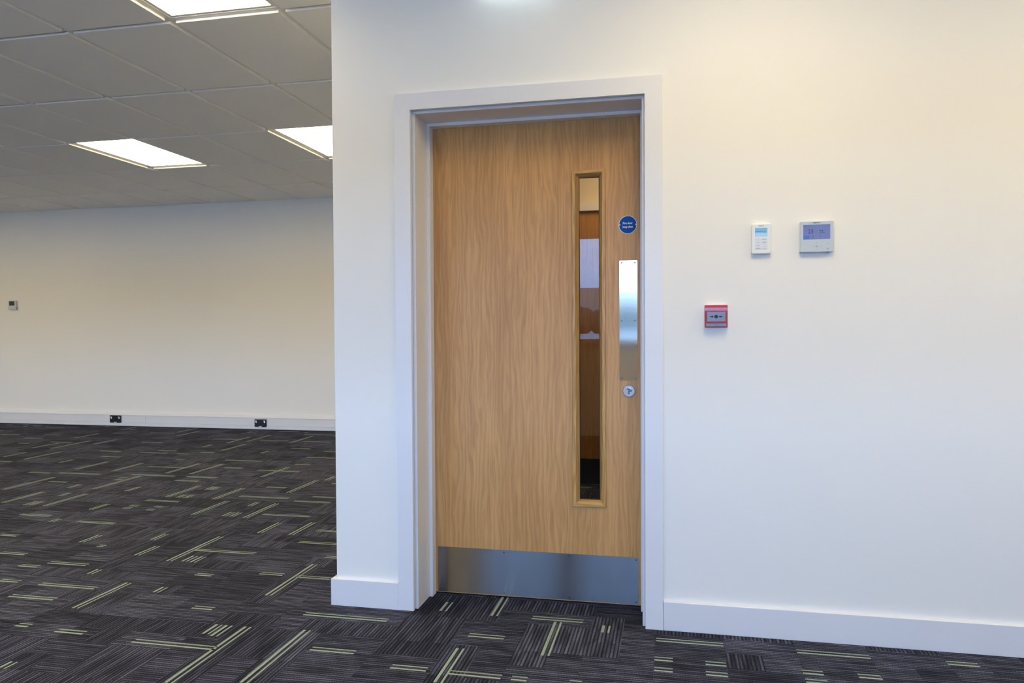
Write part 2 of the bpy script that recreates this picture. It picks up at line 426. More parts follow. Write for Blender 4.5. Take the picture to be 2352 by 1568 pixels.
STRIPS = [(0,-7.466,-7.204,4.797),(0,-7.445,-7.195,4.157),(0,-6.925,-6.729,4.218),(0,-6.932,-6.692,3.948),(0,-6.414,-6.147,3.763),(0,-5.438,-5.192,3.918),(0,-5.835,-5.531,4.568),(0,-5.445,-5.209,3.341),
(0,-4.992,-4.697,3.334),(0,-4.894,-4.696,3.467),(0,-5.915,-5.775,2.671),(0,-5.186,-4.982,3.063),(0,-4.582,-4.461,3.323),(0,-4.384,-4.301,3.033),(0,-4.413,-4.265,3.429),(0,-4.829,-4.527,4.249),
(0,-4.273,-3.952,4.261),(0,-3.767,-3.463,4.254),(0,-3.673,-3.47,3.814),(0,-3.264,-3.143,3.69),(0,-3.273,-2.987,3.355),(0,-3.931,-3.562,3.095),(0,-3.202,-3.061,3.013),(0,-4.399,-4.06,2.684),
(0,-3.725,-3.549,2.761),(0,-5.207,-4.992,2.275),(0,-4.935,-4.547,2.303),(0,-4.29,-3.895,2.347),(0,-3.789,-3.518,2.351),(0,-3.783,-3.581,2.201),(0,-4.728,-4.561,1.981),(0,-4.279,-4.21,2.143),
(0,-4.296,-4.226,2.211),(0,-3.381,-3.001,2.705),(0,-2.948,-2.786,2.104),(0,-3.541,-3.281,1.56),(0,-2.97,-2.596,1.789),(0,-2.46,-2.283,1.871),(0,-2.525,-2.256,1.726),(0,-3.539,-3.475,1.336),
(0,-3.538,-3.473,1.403),(0,-3.35,-3.295,1.323),(0,-3.353,-3.294,1.404),(0,-4.055,-3.835,1.058),(0,-3.557,-3.299,0.972),(0,-2.533,-2.21,1.351),(1,2.879,3.125,-6.08),(1,2.801,3.228,-5.775),
(1,3.376,3.904,-6.04),(1,3.368,3.706,-6.256),(1,4.058,4.398,-6.377),(1,3.707,4.025,-5.835),(1,4.387,4.797,-5.358),(1,4.013,4.446,-4.508),(1,4.139,4.628,-4.356),(1,4.123,4.633,-3.859),
(1,3.555,3.986,-4.269),(1,3.489,3.623,-3.807),(1,3.731,3.869,-4.59),(1,2.71,2.866,-5.314),(1,2.458,2.824,-4.919),(1,2.445,2.814,-4.554),(1,2.441,2.886,-4.044),(1,2.449,2.91,-3.828),
(1,2.443,2.871,-3.188),(1,1.661,2.129,-4.823),(1,1.804,2.31,-4.173),(1,1.805,1.924,-4.393),(1,1.788,1.931,-3.883),(1,1.306,1.645,-4.456),(1,1.28,1.652,-4.097),(1,1.67,2.048,-3.463),
(1,1.665,2.037,-3.095),(1,1.954,2.406,-2.69),(1,2.414,2.576,-2.622),(1,1.249,1.41,-3.711),(1,1.253,1.638,-2.966),(1,1.244,1.634,-2.596),(1,1.256,1.363,-2.751),(1,1.256,1.36,-2.698),
(1,1.536,1.644,-2.741),(1,0.932,1.006,-3.715),(1,1.666,1.759,-3.377),(1,1.663,1.756,-3.317),(1,1.94,2.045,-3.336),(1,1.937,2.038,-3.293),(1,1.275,1.385,-4.25),(1,1.284,1.388,-4.208),
(1,1.559,1.658,-4.238),(0,-3.771,-3.649,0.632),(1,0.586,0.73,-3.189),(0,-3.046,-3.005,0.548),(0,-3.456,-3.302,0.34),(0,-3.071,-2.848,0.247),(0,-3.175,-3.067,0.179),(1,0.131,0.197,-2.732),
(1,0.435,0.6,-2.717),(1,0.382,0.836,-2.489),(0,-2.474,-2.128,0.583),(1,0.39,0.484,-2.408),(1,0.385,0.481,-2.358),(0,-3.078,-2.971,-0.027),(0,-2.849,-2.553,-0.035),(0,-2.853,-2.623,-0.19),
(1,-0.266,0.055,-2.454),(0,-2.226,-2.139,0.227),(1,-0.031,0.036,-2.249),(0,-1.973,-1.878,-0.156),(0,-2.544,-2.484,-0.46),(0,-2.341,-2.216,-0.479),(1,-0.8,-0.745,-2.266),(0,-1.979,-1.633,-0.505),
(1,-0.396,-0.304,-1.752),(1,-0.408,-0.304,-1.708),(1,-0.778,-0.301,-1.628),(0,-1.931,-1.81,0.3),(0,-1.735,-1.565,0.291),(1,0.031,0.474,-1.736),(0,-1.741,-1.675,0.601),(1,-0.729,-0.286,-1.384),
(1,0.944,1.181,-2.319),(1,0.943,1.22,-2.122),(0,-1.477,-1.116,-0.132),(0,-1.292,-1.121,-0.437),(1,0.005,0.108,-0.929),(1,-0.004,0.21,-0.71),(0,-0.555,-0.35,0.01),(0,-0.761,-0.622,-0.206),
(1,-0.329,-0.017,-0.446),(1,-0.084,-0.016,-0.255),(1,-0.601,-0.329,-0.757),(0,-0.952,-0.823,-0.516),(0,-0.744,-0.562,-0.52),(0,-0.527,-0.475,-0.519),(0,-0.336,-0.294,-0.51),(0,-0.064,0.178,-0.11),
(0,-0.068,-0.003,-0.275),(0,-0.066,-0.003,-0.358),(0,0.108,0.177,-0.277),(0,0.106,0.177,-0.356),(0,0.431,0.675,-0.115),(0,0.425,0.491,-0.28),(0,0.424,0.493,-0.347),(0,0.601,0.673,-0.275),
(0,0.921,1.022,-0.111)]
def at(px, py, y):
    """point of the plane Y = y that a pixel of the photograph shows (used to read off sizes)"""
    d = RGT*((px-1176)/FPX) - UPV*((py-PPY)/FPX) + FWD
    t = (y-CAM.y)/d.y
    p = CAM + d*t
    return p.x, p.z

# =================================================================== the setting
ST = dict(kind='structure')
fl = box('floor', LEFTX, RIGHTX, BACKY, FARY, -0.16, -0.006, 'concrete'); tag(fl, 'dark carpet tile floor with grey ribs and green dashes', kind='structure')

wf = boxes('wall_front', [(WX0, XL0-0.03, 0, WT, 0, H), (XL1+0.03, RIGHTX, 0, WT, 0, H), (XL0-0.03, XL1+0.03, 0, WT, ZL+0.03, H)], 'wall')
tag(wf, 'off-white painted wall around the oak door', kind='structure')
tag(box('wall_far', LEFTX, WX0+0.15, FARY, FARY+0.15, 0, H, 'wall'), 'cream wall at the far end of the open office', kind='structure')
tag(box('wall_left', LEFTX-0.15, LEFTX, BACKY-0.3, FARY+0.15, 0, H, 'wall'), 'off-white side wall of the office', kind='structure')
tag(box('wall_right', RIGHTX, RIGHTX+0.15, BACKY-0.3, LOBY+0.3, 0, H, 'wall'), 'off-white wall right of the windows', kind='structure')
tag(box('wall_inner', WX0, WX0+0.15, WT, FARY, 0, H, 'wall'), 'off-white wall between office and lobby', kind='structure')
segs = []
xs = [LEFTX] + [v for w in WINDOWS for v in w] + [RIGHTX]
for i in range(0, len(xs), 2): segs.append((xs[i], xs[i+1], BACKY-0.28, BACKY, WZ0, WZ1))
segs += [(LEFTX, RIGHTX, BACKY-0.28, BACKY, -0.16, WZ0), (LEFTX, RIGHTX, BACKY-0.28, BACKY, WZ1, H+0.1)]
tag(boxes('wall_back', segs, 'wall'), 'off-white window wall facing the oak door', kind='structure')

# windows
for i, (a, b) in enumerate(WINDOWS):
    w = empty('window_%d' % (i+1), ((a+b)/2, BACKY, WZ0), 'white framed window looking out to fields and sky', kind='structure')
    yo = BACKY-0.20
    mitred('window_frame', a, b, WZ0, WZ1, [(0, yo), (0, yo+0.06), (0.045, yo+0.06), (0.045, yo)], ('frame', 'frame'), w)
    box('pane', a+0.04, b-0.04, yo+0.022, yo+0.028, WZ0+0.04, WZ1-0.04, 'wglass', w)
    box('window_sill', a-0.04, b+0.04, BACKY-0.14, BACKY+0.06, WZ0-0.001, WZ0+0.024, 'trim', w, bev=0.004)

# lobby behind the door
tag(box('wall_lobby', WX0+0.15, RIGHTX, LOBY, LOBY+0.15, 0, 2.5, 'lobby_wall'), 'beige wall of the lobby behind the oak door', kind='structure')
tag(box('wall_lobby_side', 1.2, 1.3, WT, LOBY, 0, 2.5, 'lobby_wall'), 'beige side wall of the lobby', kind='structure')
tag(box('ceiling_lobby', WX0+0.15, RIGHTX, WT, LOBY+0.15, 2.5, 2.56, 'tile'), 'pale lobby ceiling', kind='structure')

# ------------------------------------------------------------------ suspended ceiling
ce = box('ceiling', LEFTX, RIGHTX, BACKY, FARY, H+0.06, H+0.2, 'tile')
tag(ce, 'grey suspended ceiling of rectangular tiles in a metal grid', kind='structure')
LIGHTS = {}
for c in (-11, -8, -3, 0): LIGHTS[(c, 2)] = 1
for c in range(-11, 2, 3): LIGHTS[(c, -1)] = 1
for c in (5, 8): LIGHTS[(c, -2)] = 1
for c in (-11, -8, -5, -2, 1): LIGHTS[(c, -4)] = 1  # unseen row near the windows, added to brighten the walls and ceiling
cols = [k for k in range(-14, 11) if GX+CW*(k+1) > LEFTX and GX+CW*k < RIGHTX]
rows = [k for k in range(-7, 6) if GY+CD*(k+1) > BACKY and GY+CD*k < FARY]

def tile_mesh(w, d):
    bm = bmesh.new(); g = 0.017
    bm_box(bm, -w/2+g, w/2-g, -d/2+g, d/2-g, -0.013, 0.006, 0.0012)
    bm_box(bm, -w/2+0.002, w/2-0.002, -d/2+0.002, d/2-0.002, 0.0045, 0.018)
    me = bpy.data.meshes.new('ceiling_tile'); bm.to_mesh(me); bm.free(); me.materials.append(M['tile']); return me
TILES = {}
def add_tile(x0, x1, y0, y1):
    w, d = x1-x0, y1-y0
    if w < 0.05 or d < 0.05: return
    k = (round(w, 3), round(d, 3))
    if k not in TILES: TILES[k] = tile_mesh(w, d)
    o = bpy.data.objects.new('ceiling_tile', TILES[k]); C.objects.link(o); o.parent = ce
    o.location = ((x0+x1)/2, (y0+y1)/2, H)

def add_light(x0, x1, y0, y1, col, row):
    lab = {(1, -1): ('lit rectangular ceiling panel at the top edge, nearest the camera', None),
           (-3, 2): ('lit ceiling panel farther back over the open office, left of the others', None),
           (0, 2): ('lit ceiling panel cut off by the edge of the door wall', None)}.get((col, row),
          ('lit rectangular ceiling panel outside the picture', 'ceiling panels outside the picture'))
    t = empty('ceiling_light', ((x0+x1)/2, (y0+y1)/2, H), lab[0], 'ceiling light', lab[1] or 'ceiling light panels in view')
    g = 0.004
    z0, z1 = H+0.003, H+0.03
    bm = bmesh.new(); f = 0.030
    for b in ((x0+g, x0+f, y0+g, y1-g), (x1-f, x1-g, y0+g, y1-g), (x0+f, x1-f, y0+g, y0+f), (x0+f, x1-f, y1-f, y1-g)):
        bm_box(bm, *b, z0, z1)
    finish('panel_frame', bm, 'grid', t)
    box('diffuser', x0+f, x1-f, y0+f, y1-f, z0+0.002, z0+0.010, 'panel', t)

for c in cols:
    for r in rows:
        x0, x1 = max(LEFTX, GX+CW*c), min(RIGHTX, GX+CW*(c+1))
        y0, y1 = max(BACKY, GY+CD*r), min(FARY, GY+CD*(r+1))
        if (c, r) in LIGHTS:
            add_light(x0, x1, y0, y1, c, r); continue
        if x1 <= WX0: add_tile(x0, x1, y0, y1)
        else:
            add_tile(x0, x1, y0, min(y1, 0.0))
            add_tile(x0, min(x1, WX0), max(y0, 0.0), y1)
# bars: the long runners along X, cross bars along Y
for r in rows[1:]:
    y = GY+CD*r; xe = RIGHTX if y < 0 else WX0
    box('grid_bar', LEFTX, xe, y-0.012, y+0.012, H, H+0.004, 'grid', ce)
for c in cols[1:]:
    x = GX+CW*c; ye = FARY if x < WX0 else 0.0
    box('cross_bar', x-0.012, x+0.012, BACKY, ye, H+0.0003, H+0.0042, 'grid', ce)
# wall angles where the ceiling meets the walls
box('edge_trim', LEFTX, WX0, FARY-0.022, FARY, H-0.001, H+0.004, 'grid', ce)
box('edge_trim', WX0, RIGHTX, -0.022, 0, H-0.001, H+0.004, 'grid', ce)
box('edge_trim', WX0-0.022, WX0, 0, FARY, H-0.001, H+0.004, 'grid', ce)

# ------------------------------------------------------------------ carpet tiles
TS = 0.495
TX0, TY0 = -0.066, -0.301
rng = random.Random(11)
PER = 0.027
def near_strip(x, y):
    best, bo = 1e9, None
    for o, a, b, c in STRIPS:
        u, v = (x, y) if o == 0 else (y, x)
        du = max(a-u, 0, u-b); dv = abs(v-c)
        d = math.hypot(du, dv*1.0)
        if d < best: best, bo = d, o
    return best, bo
XMIN, XMAX = min(s[1] for s in STRIPS if s[0] == 0), 1.05

def tile_faces(x0, x1, y0, y1, strips):
    """rectangles (x0,x1,y0,y1,orient,green,shade,uvshift,raise)"""
    out = []
    n = 4; q = TS/n
    for i in range(n):
        for j in range(n):
            ax, bx_ = max(x0, x0g(x0)+i*q), min(x1, x0g(x0)+(i+1)*q)
            ay, by_ = max(y0, y0g(y0)+j*q), min(y1, y0g(y0)+(j+1)*q)
            if bx_-ax < 1e-4 or by_-ay < 1e-4: continue
            d, o = near_strip((ax+bx_)/2, (ay+by_)/2)
            qs = random.Random((round(x0g(x0)*100)*7919+round(y0g(y0)*100)*104729+(i//2)*31+(j//2)*17) & 0xffffff)
            orient = o if d < 0.075 else (0 if qs.random() < 0.55 else 1)
            shade = qs.choice((0.62, 0.8, 0.95, 1.1, 1.25))
            us = (qs.randint(0, 40)*0.37, qs.randint(0, 200)*PER)
            out.append((ax, bx_, ay, by_, orient, 0.0, shade, us, 0.0))
    for o, a, b, c in strips:
        for off, hw in ((-0.0115, 0.0055), (0.0115, 0.0037)):
            if o == 0: r = [a, b, c+off-hw, c+off+hw]
            else: r = [c+off-hw, c+off+hw, a, b]
            r = [max(r[0], x0), min(r[1], x1), max(r[2], y0), min(r[3], y1)]
            if r[1]-r[0] > 0.002 and r[3]-r[2] > 0.002:
                out.append((*r, o, 1.0, 1.0, (0.3, 0.0), 0.0006))
    return out
def x0g(x): return TX0 + math.floor((x-TX0)/TS+1e-4)*TS
def y0g(y): return TY0 + math.floor((y-TY0)/TS+1e-4)*TS

def carpet_mesh(name, rects, ox, oy, side=None):
    V, F, U, A = [], [], [], []
    for (a, b, c, d, o, g, sh, us, rz) in rects:
        k = len(V); V += [(a-ox, c-oy, rz), (b-ox, c-oy, rz), (b-ox, d-oy, rz), (a-ox, d-oy, rz)]
        F.append((k, k+1, k+2, k+3))
        for (x, y) in ((a, c), (b, c), (b, d), (a, d)):
            U.append((x+us[0], y+us[1]) if o == 0 else (y+us[0], x+us[1]))
            A.append((g, sh/1.3, o, 1.0))
    if side:
        for (x0, x1, y0, y1) in side:
            k = len(V)
            for z in (0.0, -0.006):
                V += [(x0-ox, y0-oy, z), (x1-ox, y0-oy, z), (x1-ox, y1-oy, z), (x0-ox, y1-oy, z)]
            for i in range(4):
                F.append((k+i, k+4+i, k+4+(i+1) % 4, k+(i+1) % 4)); U += [(0, 0)]*4; A += [(0, 0.3, 0, 1)]*4
    me = bpy.data.meshes.new(name); me.from_pydata(V, [], F)
    me.uv_layers.new(name='UVMap'); me.color_attributes.new('pile', 'FLOAT_COLOR', 'CORNER')
    me.uv_layers['UVMap'].data.foreach_set('uv', [c for u in U for c in u])
    me.color_attributes['pile'].data.foreach_set('color', [c for a in A for c in a])
    me.materials.append(M['carpet'])
    return me

def visible(x0, x1, y0, y1):
    n = 6
    for i in range(n+1):
        for j in range(n+1):
            x, y = x0+(x1-x0)*i/n, y0+(y1-y0)*j/n
            p = project((x, y, 0))
            if p is None or not (-60 < p[0] < 2412 and p[1] < 1640): continue
            if y > 0.26 and x > WX0-0.02: continue
            # hidden behind the door wall
            if y > 0.02:
                t = (0-CAM.y)/(y-CAM.y); xx = CAM.x+(x-CAM.x)*t
                if xx > WX0+0.02 and not (XL0 < xx < XL1 and y < 0.26): continue
            return True
    return False
field = []
field_side = []
i0, i1 = math.floor((LEFTX-TX0)/TS), math.ceil((RIGHTX-TX0)/TS)
j0, j1 = math.floor((BACKY-TY0)/TS), math.ceil((FARY-TY0)/TS)
g2 = 0.0004
for i in range(i0, i1):
    for j in range(j0, j1):
        x0, x1 = max(LEFTX, TX0+i*TS), min(RIGHTX, TX0+(i+1)*TS)
        y0, y1 = max(BACKY, TY0+j*TS), min(FARY, TY0+(j+1)*TS)
        if x1-x0 < 0.01 or y1-y0 < 0.01: continue
        ss = [s for s in STRIPS if (s[0] == 0 and s[2] > x0 and s[1] < x1 and y0-0.02 < s[3] < y1+0.02) or
                                   (s[0] == 1 and s[2] > y0 and s[1] < y1 and x0-0.02 < s[3] < x1+0.02)]
        dens = sum(1 for s in ss)
        if dens == 0:                       # parts of the floor the photograph does not show keep the same mix of dashes
            for _ in range(rng.randint(1, 3)):
                o = rng.randint(0, 1); ln = rng.choice((0.07, 0.12, 0.25, 0.45))
                if o == 0:
                    a = rng.uniform(x0, max(x0, x1-ln)); ss.append((0, a, min(a+ln, x1), rng.uniform(y0+0.03, y1-0.03)))
                else:
                    a = rng.uniform(y0, max(y0, y1-ln)); ss.append((1, a, min(a+ln, y1), rng.uniform(x0+0.03, x1-0.03)))
        r = tile_faces(x0+g2, x1-g2, y0+g2, y1-g2, ss)
        if visible(x0, x1, y0, y1):
            me = carpet_mesh('carpet_tile', r, (x0+x1)/2, (y0+y1)/2, [(x0+g2, x1-g2, y0+g2, y1-g2)])
            o = bpy.data.objects.new('carpet_tile', me); C.objects.link(o); o.parent = fl
            o.location = ((x0+x1)/2, (y0+y1)/2, 0)
        else: field += r
o = link('carpet_tile_field', carpet_mesh('carpet_tile_field', field, 0, 0), None, fl); tag(o, kind='stuff')

# ------------------------------------------------------------------ skirting
bl = empty('baseboard_left', (WX0, -SKT, 0), 'short white skirting board wrapping the free end of the wall', kind='structure')
box('board', WX0-SKT, XA0, -SKT, 0, 0, SKH, 'trim', bl, bev=0.0005)
box('return_board', WX0-SKT, WX0, 0.0002, 2.2, 0, SKH, 'trim', bl, bev=0.0012)
br = empty('baseboard_right', (0.6, -SKT, 0), 'long white skirting board right of the door', kind='structure')
box('board', XA1+0.0012, RIGHTX, -SKT, 0, 0, SKH, 'trim', br, bev=0.0012)

# far wall: perimeter trunking as skirting
bf = empty('baseboard_far', (-5, FARY, 0), 'white three-part cable trunking along the foot of the far wall', kind='structure')
def trunking(x0, x1):
    T = FARY-0.055
    def ext(nm, prof, xa, xb):
        bm = bmesh.new()
        A = [bm.verts.new((xa, y, z)) for y, z in prof]; B = [bm.verts.new((xb, y, z)) for y, z in prof]
        n = len(prof)
        for k in range(n): bm.faces.new((A[k], A[(k+1) % n], B[(k+1) % n], B[k]))
        bm.faces.new(A); bm.faces.new(list(reversed(B)))
        finish(nm, bm, 'pvc', bf)
    ext('trunking_top', [(FARY, 0.178), (FARY, 0.136), (T, 0.136), (T, 0.142), (FARY-0.012, 0.178)], x0, x1)
    ext('trunking_cover', [(FARY, 0.1345), (FARY, 0.0505), (T+0.003, 0.0505), (T+0.003, 0.1345)], x0, x1)
    ext('trunking_base', [(FARY, 0.049), (FARY, 0.006), (T+0.004, 0.006), (T, 0.010), (T, 0.049)], x0, x1)
xj = [LEFTX, -9.2, -6.252, -3.3, WX0]
for a, b in zip(xj, xj[1:]): trunking(a+0.0015, b-0.0015)
for x in xj[1:-1]:
    box('joint_cover', x-0.014, x+0.014, FARY-0.0575, FARY-0.0535, 0.010, 0.141, 'pvc', bf, bev=0.001)

# =================================================================== door
tr = empty('trim_1', ((XA0+XA1)/2, 0, 0), 'white architrave around the oak door', kind='structure')
def arch(nm, pts):
    poly = [(x, z) for x, z in pts]
    loft_y(nm, [(0.0, poly), (-0.0165, poly), (-0.018, [(x, z) for x, z in poly])], 'trim', tr)
e = 0.0
arch('architrave_leg', [(XA0, 0), (XA0+AW, 0), (XA0+AW, ZI-e), (XA0, ZI+AW-e)])
arch('architrave_leg', [(XA1-AW, 0), (XA1, 0), (XA1, ZI+AW-e), (XA1-AW, ZI-e)])
arch('architrave_head', [(XA0+AW, ZI), (XA1-AW, ZI), (XA1, ZI+AW), (XA0, ZI+AW)])
t2 = empty('trim_2', ((XA0+XA1)/2, 0.13, 0), 'white door lining with planted stops', kind='structure')
LF, LB = 0.009, WT+0.01
box('jamb', XL0-0.03, XL0, LF, LB, 0, ZL, 'trim', t2, bev=0.001)
box('jamb', XL1, XL1+0.03, LF, LB, 0, ZL, 'trim', t2, bev=0.001)
box('head_jamb', XL0-0.03, XL1+0.03, LF, LB, ZL, ZL+0.03, 'trim', t2, bev=0.001)
box('door_stop', XL0, XS0, YS, DY-0.002, 0, ZS, 'trim', t2, bev=0.001)
box('door_stop', XS1, XL1, YS, DY-0.002, 0, ZS, 'trim', t2, bev=0.001)
box('head_stop', XL0, XL1, YS, DY-0.002, ZS, ZL, 'trim', t2, bev=0.001)

def ring_slab(name, X, Z, hx, hz, y0, y1, mat, parent):
    bm = bmesh.new()
    def ring(xa, xb, za, zb, y): return [bm.verts.new(c) for c in ((xa, y, za), (xb, y, za), (xb, y, zb), (xa, y, zb))]
    of, ob = ring(*X, *Z, y0), ring(*X, *Z, y1); hf, hb = ring(*hx, *hz, y0), ring(*hx, *hz, y1)
    for i in range(4):
        j = (i+1) % 4
        bm.faces.new((of[i], of[j], hf[j], hf[i])); bm.faces.new((ob[i], hb[i], hb[j], ob[j]))
        bm.faces.new((of[i], ob[i], ob[j], of[j])); bm.faces.new((hf[i], hf[j], hb[j], hb[i]))
    return finish(name, bm, mat, parent)

d1 = empty('door_1', ((XL0+XL1)/2, DY, 0), 'closed oak veneer fire door with tall narrow glass panel', kind='structure')
GXA, GXB, GZA, GZB = -0.388, -0.302, 0.4385, 1.794
BX0, BX1, BZ0, BZ1 = -0.4150, -0.2748, 0.4103, 1.8208
ring_slab('door_leaf', (XL0+0.003, XL1-0.003), (0.007, ZL-0.003), (BX0+0.013, BX1-0.013), (BZ0+0.013, BZ1-0.013), DY, DY+0.044, 'veneer', d1)
BX0, BX1, BZ0, BZ1 = -0.4150, -0.2748, 0.4103, 1.8208
bw = 0.0155; sp = GXA-BX0
for b in mitred('glazing_bead', BX0, BX1, BZ0, BZ1,
       [(0.0, DY), (0.0, DY-0.005), (0.002, DY-0.007), (bw-0.002, DY-0.007), (bw, DY-0.005), (sp, DY+0.018), (sp, DY+0.024), (0.0132, DY+0.024), (0.0132, DY)], ('bead', 'bead_h'), d1): pass
pn = box('glass_pane', GXA+0.0005, GXB-0.0005, DY+0.0245, DY+0.0305, GZA+0.0005, GZB-0.0005, 'glass', d1)
tag(pn, 'tall narrow clear glass')
mitred('gasket', GXA, GXB, GZA, GZB, [(0.0, DY+0.0185), (0.0022, DY+0.0185), (0.0022, DY+0.0244), (0.0, DY+0.0244)], ('gasket', 'gasket'), d1)
# back beads
mitred('back_bead', BX0, BX1, BZ0, BZ1, [(0.0132, DY+0.031), (sp, DY+0.031), (sp, DY+0.036), (0.012, DY+0.05), (0.0, DY+0.05), (0.0, DY+0.0445), (0.0132, DY+0.0445)], ('bead', 'bead_h'), d1)

kp = rounded_slab('kick_plate', -1.0132, -0.1410, 0.0105, 0.2072, DY, DY-0.0012, 0.001, 'kick', d1, uv=True); tag(kp, 'brushed steel kick plate with smears')
for zz in (0.021, 0.197):
    for xx in (-1.004, -0.7155, -0.431, -0.152):
        disc('screw', xx, zz, 0.0033, DY-0.001, DY-0.0022, 'screw', kp, n=10, bev=0.0006)
pp = rounded_slab('push_plate', -0.2184, -0.1444, 0.9432, 1.4402, DY, DY-0.0014, 0.004, 'push', d1, uv=True); tag(pp, 'satin steel push plate')
for zz in (0.952, 1.192, 1.431):
    for xx in (-0.2085, -0.1545):
        disc('screw', xx, zz, 0.0033, DY-0.001, DY-0.0023, 'screw', pp, n=10, bev=0.0006)
# round sign
SX, SZ, SR = -0.1831, 1.5873, 0.0375
sg = disc('fire_door_sign', SX, SZ, SR, DY, DY-0.0016, 'white', d1, n=56, bev=0.0003); tag(sg, 'round blue sign with white lettering and rim')
disc('blue_face', SX, SZ, SR-0.0022, DY-0.0014, DY-0.0020, 'blue', sg, n=56)
text('lettering', 'Fire door', 0.0125, SX-0.0005, SZ+0.0062, DY-0.0021, 'white', sg, sx=0.84, bold=0.0003)
text('lettering', 'keep shut', 0.0125, SX-0.0005, SZ-0.0088, DY-0.0021, 'white', sg, sx=0.84, bold=0.0003)
for s in (-1, 1):
    disc('screw', SX+s*(SR-0.0045), SZ, 0.0033, DY-0.0018, DY-0.0030, 'white', sg, n=12, bev=0.0006)
    disc('screw_recess', SX+s*(SR-0.0045), SZ, 0.0013, DY-0.0029, DY-0.0032, 'ink', sg, n=8)
# thumb turn
TXc, TZc = -0.1800, 0.9008
tt = disc('thumb_turn', TXc, TZc, 0.0253, DY, DY-0.007, 'chrome', d1, n=48, bev=0.002); tag(tt, 'round steel rose with thumb turn')
def turned(pts, ang): 
    ca, sa = math.cos(ang), math.sin(ang); return [(TXc+x*ca-z*sa, TZc+x*sa+z*ca) for x, z in pts]
stem = [(0.0035*math.cos(a), -0.006+0.0035*math.sin(a)-(0.004 if math.sin(a) < 0 else -0.004)) for a in [2*math.pi*k/16 for k in range(16)]]
poly_slab('turn_spindle', turned(stem, 0.0), DY-0.0068, DY-0.013, 'lever', tt)
lever = [(0.0112*math.cos(math.pi*k/12), 0.0098*math.sin(math.pi*k/12)) for k in range(13)]
lv = [(x+0.0008, z+0.0025) for x, z in turned(lever, math.radians(-31))]
lcx, lcz = sum(p[0] for p in lv)/len(lv), sum(p[1] for p in lv)/len(lv)
loft_y('turn_lever', [(DY-0.0069, lv), (DY-0.026, lv), (DY-0.028, [(lcx+(x-lcx)*0.84, lcz+(z-lcz)*0.84) for x, z in lv])], 'lever', tt)

# =================================================================== lobby: opposite door seen through the glass
d2 = empty('door_2', (-0.62, LOBY, 0), 'oak door across the lobby, seen through the glass panel', kind='structure')
ring_slab('door_leaf', (-1.08, -0.16), (0.008, 2.02), (-0.95, -0.85), (0.45, 1.80), LOBY-0.022, LOBY-0.002, 'veneer2', d2)
box('glass_pane', -0.95, -0.85, LOBY-0.014, LOBY-0.008, 0.45, 1.80, 'screen_dark', d2)
box('kick_plate', -1.07, -0.17, LOBY-0.0235, LOBY-0.0219, 0.012, 0.198, 'black', d2)  # black colour painted in for the plate's dark reflection
t3 = empty('trim_3', (-0.62, LOBY, 0), 'white frame of the lobby door', kind='structure')
box('frame_head', -1.16, -0.08, LOBY-0.05, LOBY-0.0005, 2.022, 2.075, 'trim', t3)
box('frame_leg', -1.16, -1.085, LOBY-0.05, LOBY-0.0005, 0, 2.0215, 'trim', t3)
box('frame_leg', -0.155, -0.08, LOBY-0.05, LOBY-0.0005, 0, 2.0215, 'trim', t3)
ll = empty('ceiling_light', (-0.3, 2.0, 2.5), 'small lit panel on the lobby ceiling behind the oak door', 'ceiling light', 'lobby lights')
box('panel_frame', -0.62, -0.02, 1.7, 2.3, 2.482, 2.4995, 'grid', ll)
box('diffuser', -0.60, -0.04, 1.72, 2.28, 2.474, 2.4815, 'lobby_panel', ll)

# =================================================================== things on the door wall
ex = empty('emergency_light', (-0.60, 0, 2.52), 'white emergency light box on the wall above the door', 'emergency light')
box('housing', -0.77, -0.43, -0.060, -0.0005, 2.548, 2.655, 'white', ex, bev=0.004)
box('diffuser', -0.75, -0.45, -0.052, -0.010, 2.538, 2.5475, 'exit', ex, bev=0.002)

# ---- small wall controller
YF = -0.017
sc = empty('air_conditioning_controller', (0.32, 0, 1.43), 'slim white wall controller with small cyan screen and eight keys', 'thermostat')
sx0, sx1, sz0, sz1 = 0.2848, 0.3535, 1.4325, 1.5455
bd = rounded_slab('housing', sx0, sx1, sz0, sz1, -0.0003, YF, 0.007, 'white', sc, bev=0.0035)
def fr(u, v, x0, x1, z0, z1): return x0+(x1-x0)*u, z1-(z1-z0)*v
def S(px, py): return at(1714+px/17.04, 504+py/17.04, YF-0.0005)
def rect(fn, a, b, c, d):
    x0, zt = fn(a, b); x1, zb = fn(c, d); return x0, x1, zb, zt
def slab(nm, fn, a, b, c, d, y0, y1, mat, par, r=0.0004):
    x0, x1, za, zb = rect(fn, a, b, c, d); return rounded_slab(nm, x0, x1, za, zb, y0, y1, r, mat, par)
slab('front_cover', S, 255, 205, 905, 1305, YF+0.001, YF-0.0004, 'white', sc, 0.003)
lc = slab('screen', S, 345, 335, 825, 652, YF, YF-0.0008, 'lcd_cyan', sc)
slab('screen_band', S, 350, 535, 820, 648, YF-0.0006, YF-0.0010, 'lcd_pale', lc)
slab('screen_band', S, 350, 466, 640, 474, YF-0.0006, YF-0.0010, 'lcd_blue', lc)
x, z = S(712, 478); text('digits', '14', 0.0080, x, z, YF-0.0010, 'lcd_ink', lc)
x, z = S(768, 562); disc('icon', x, z, 0.0009, YF-0.0006, YF-0.0011, 'lcd_blue', lc, n=12)
x, z = S(583, 252); text('lettering', 'SAMSUNG', 0.0043, x, z, YF-0.0006, 'ink', sc, sx=0.98, bold=0.00005)
keys = [(715, 838), (846, 958), (966, 1046), (1056, 1148)]
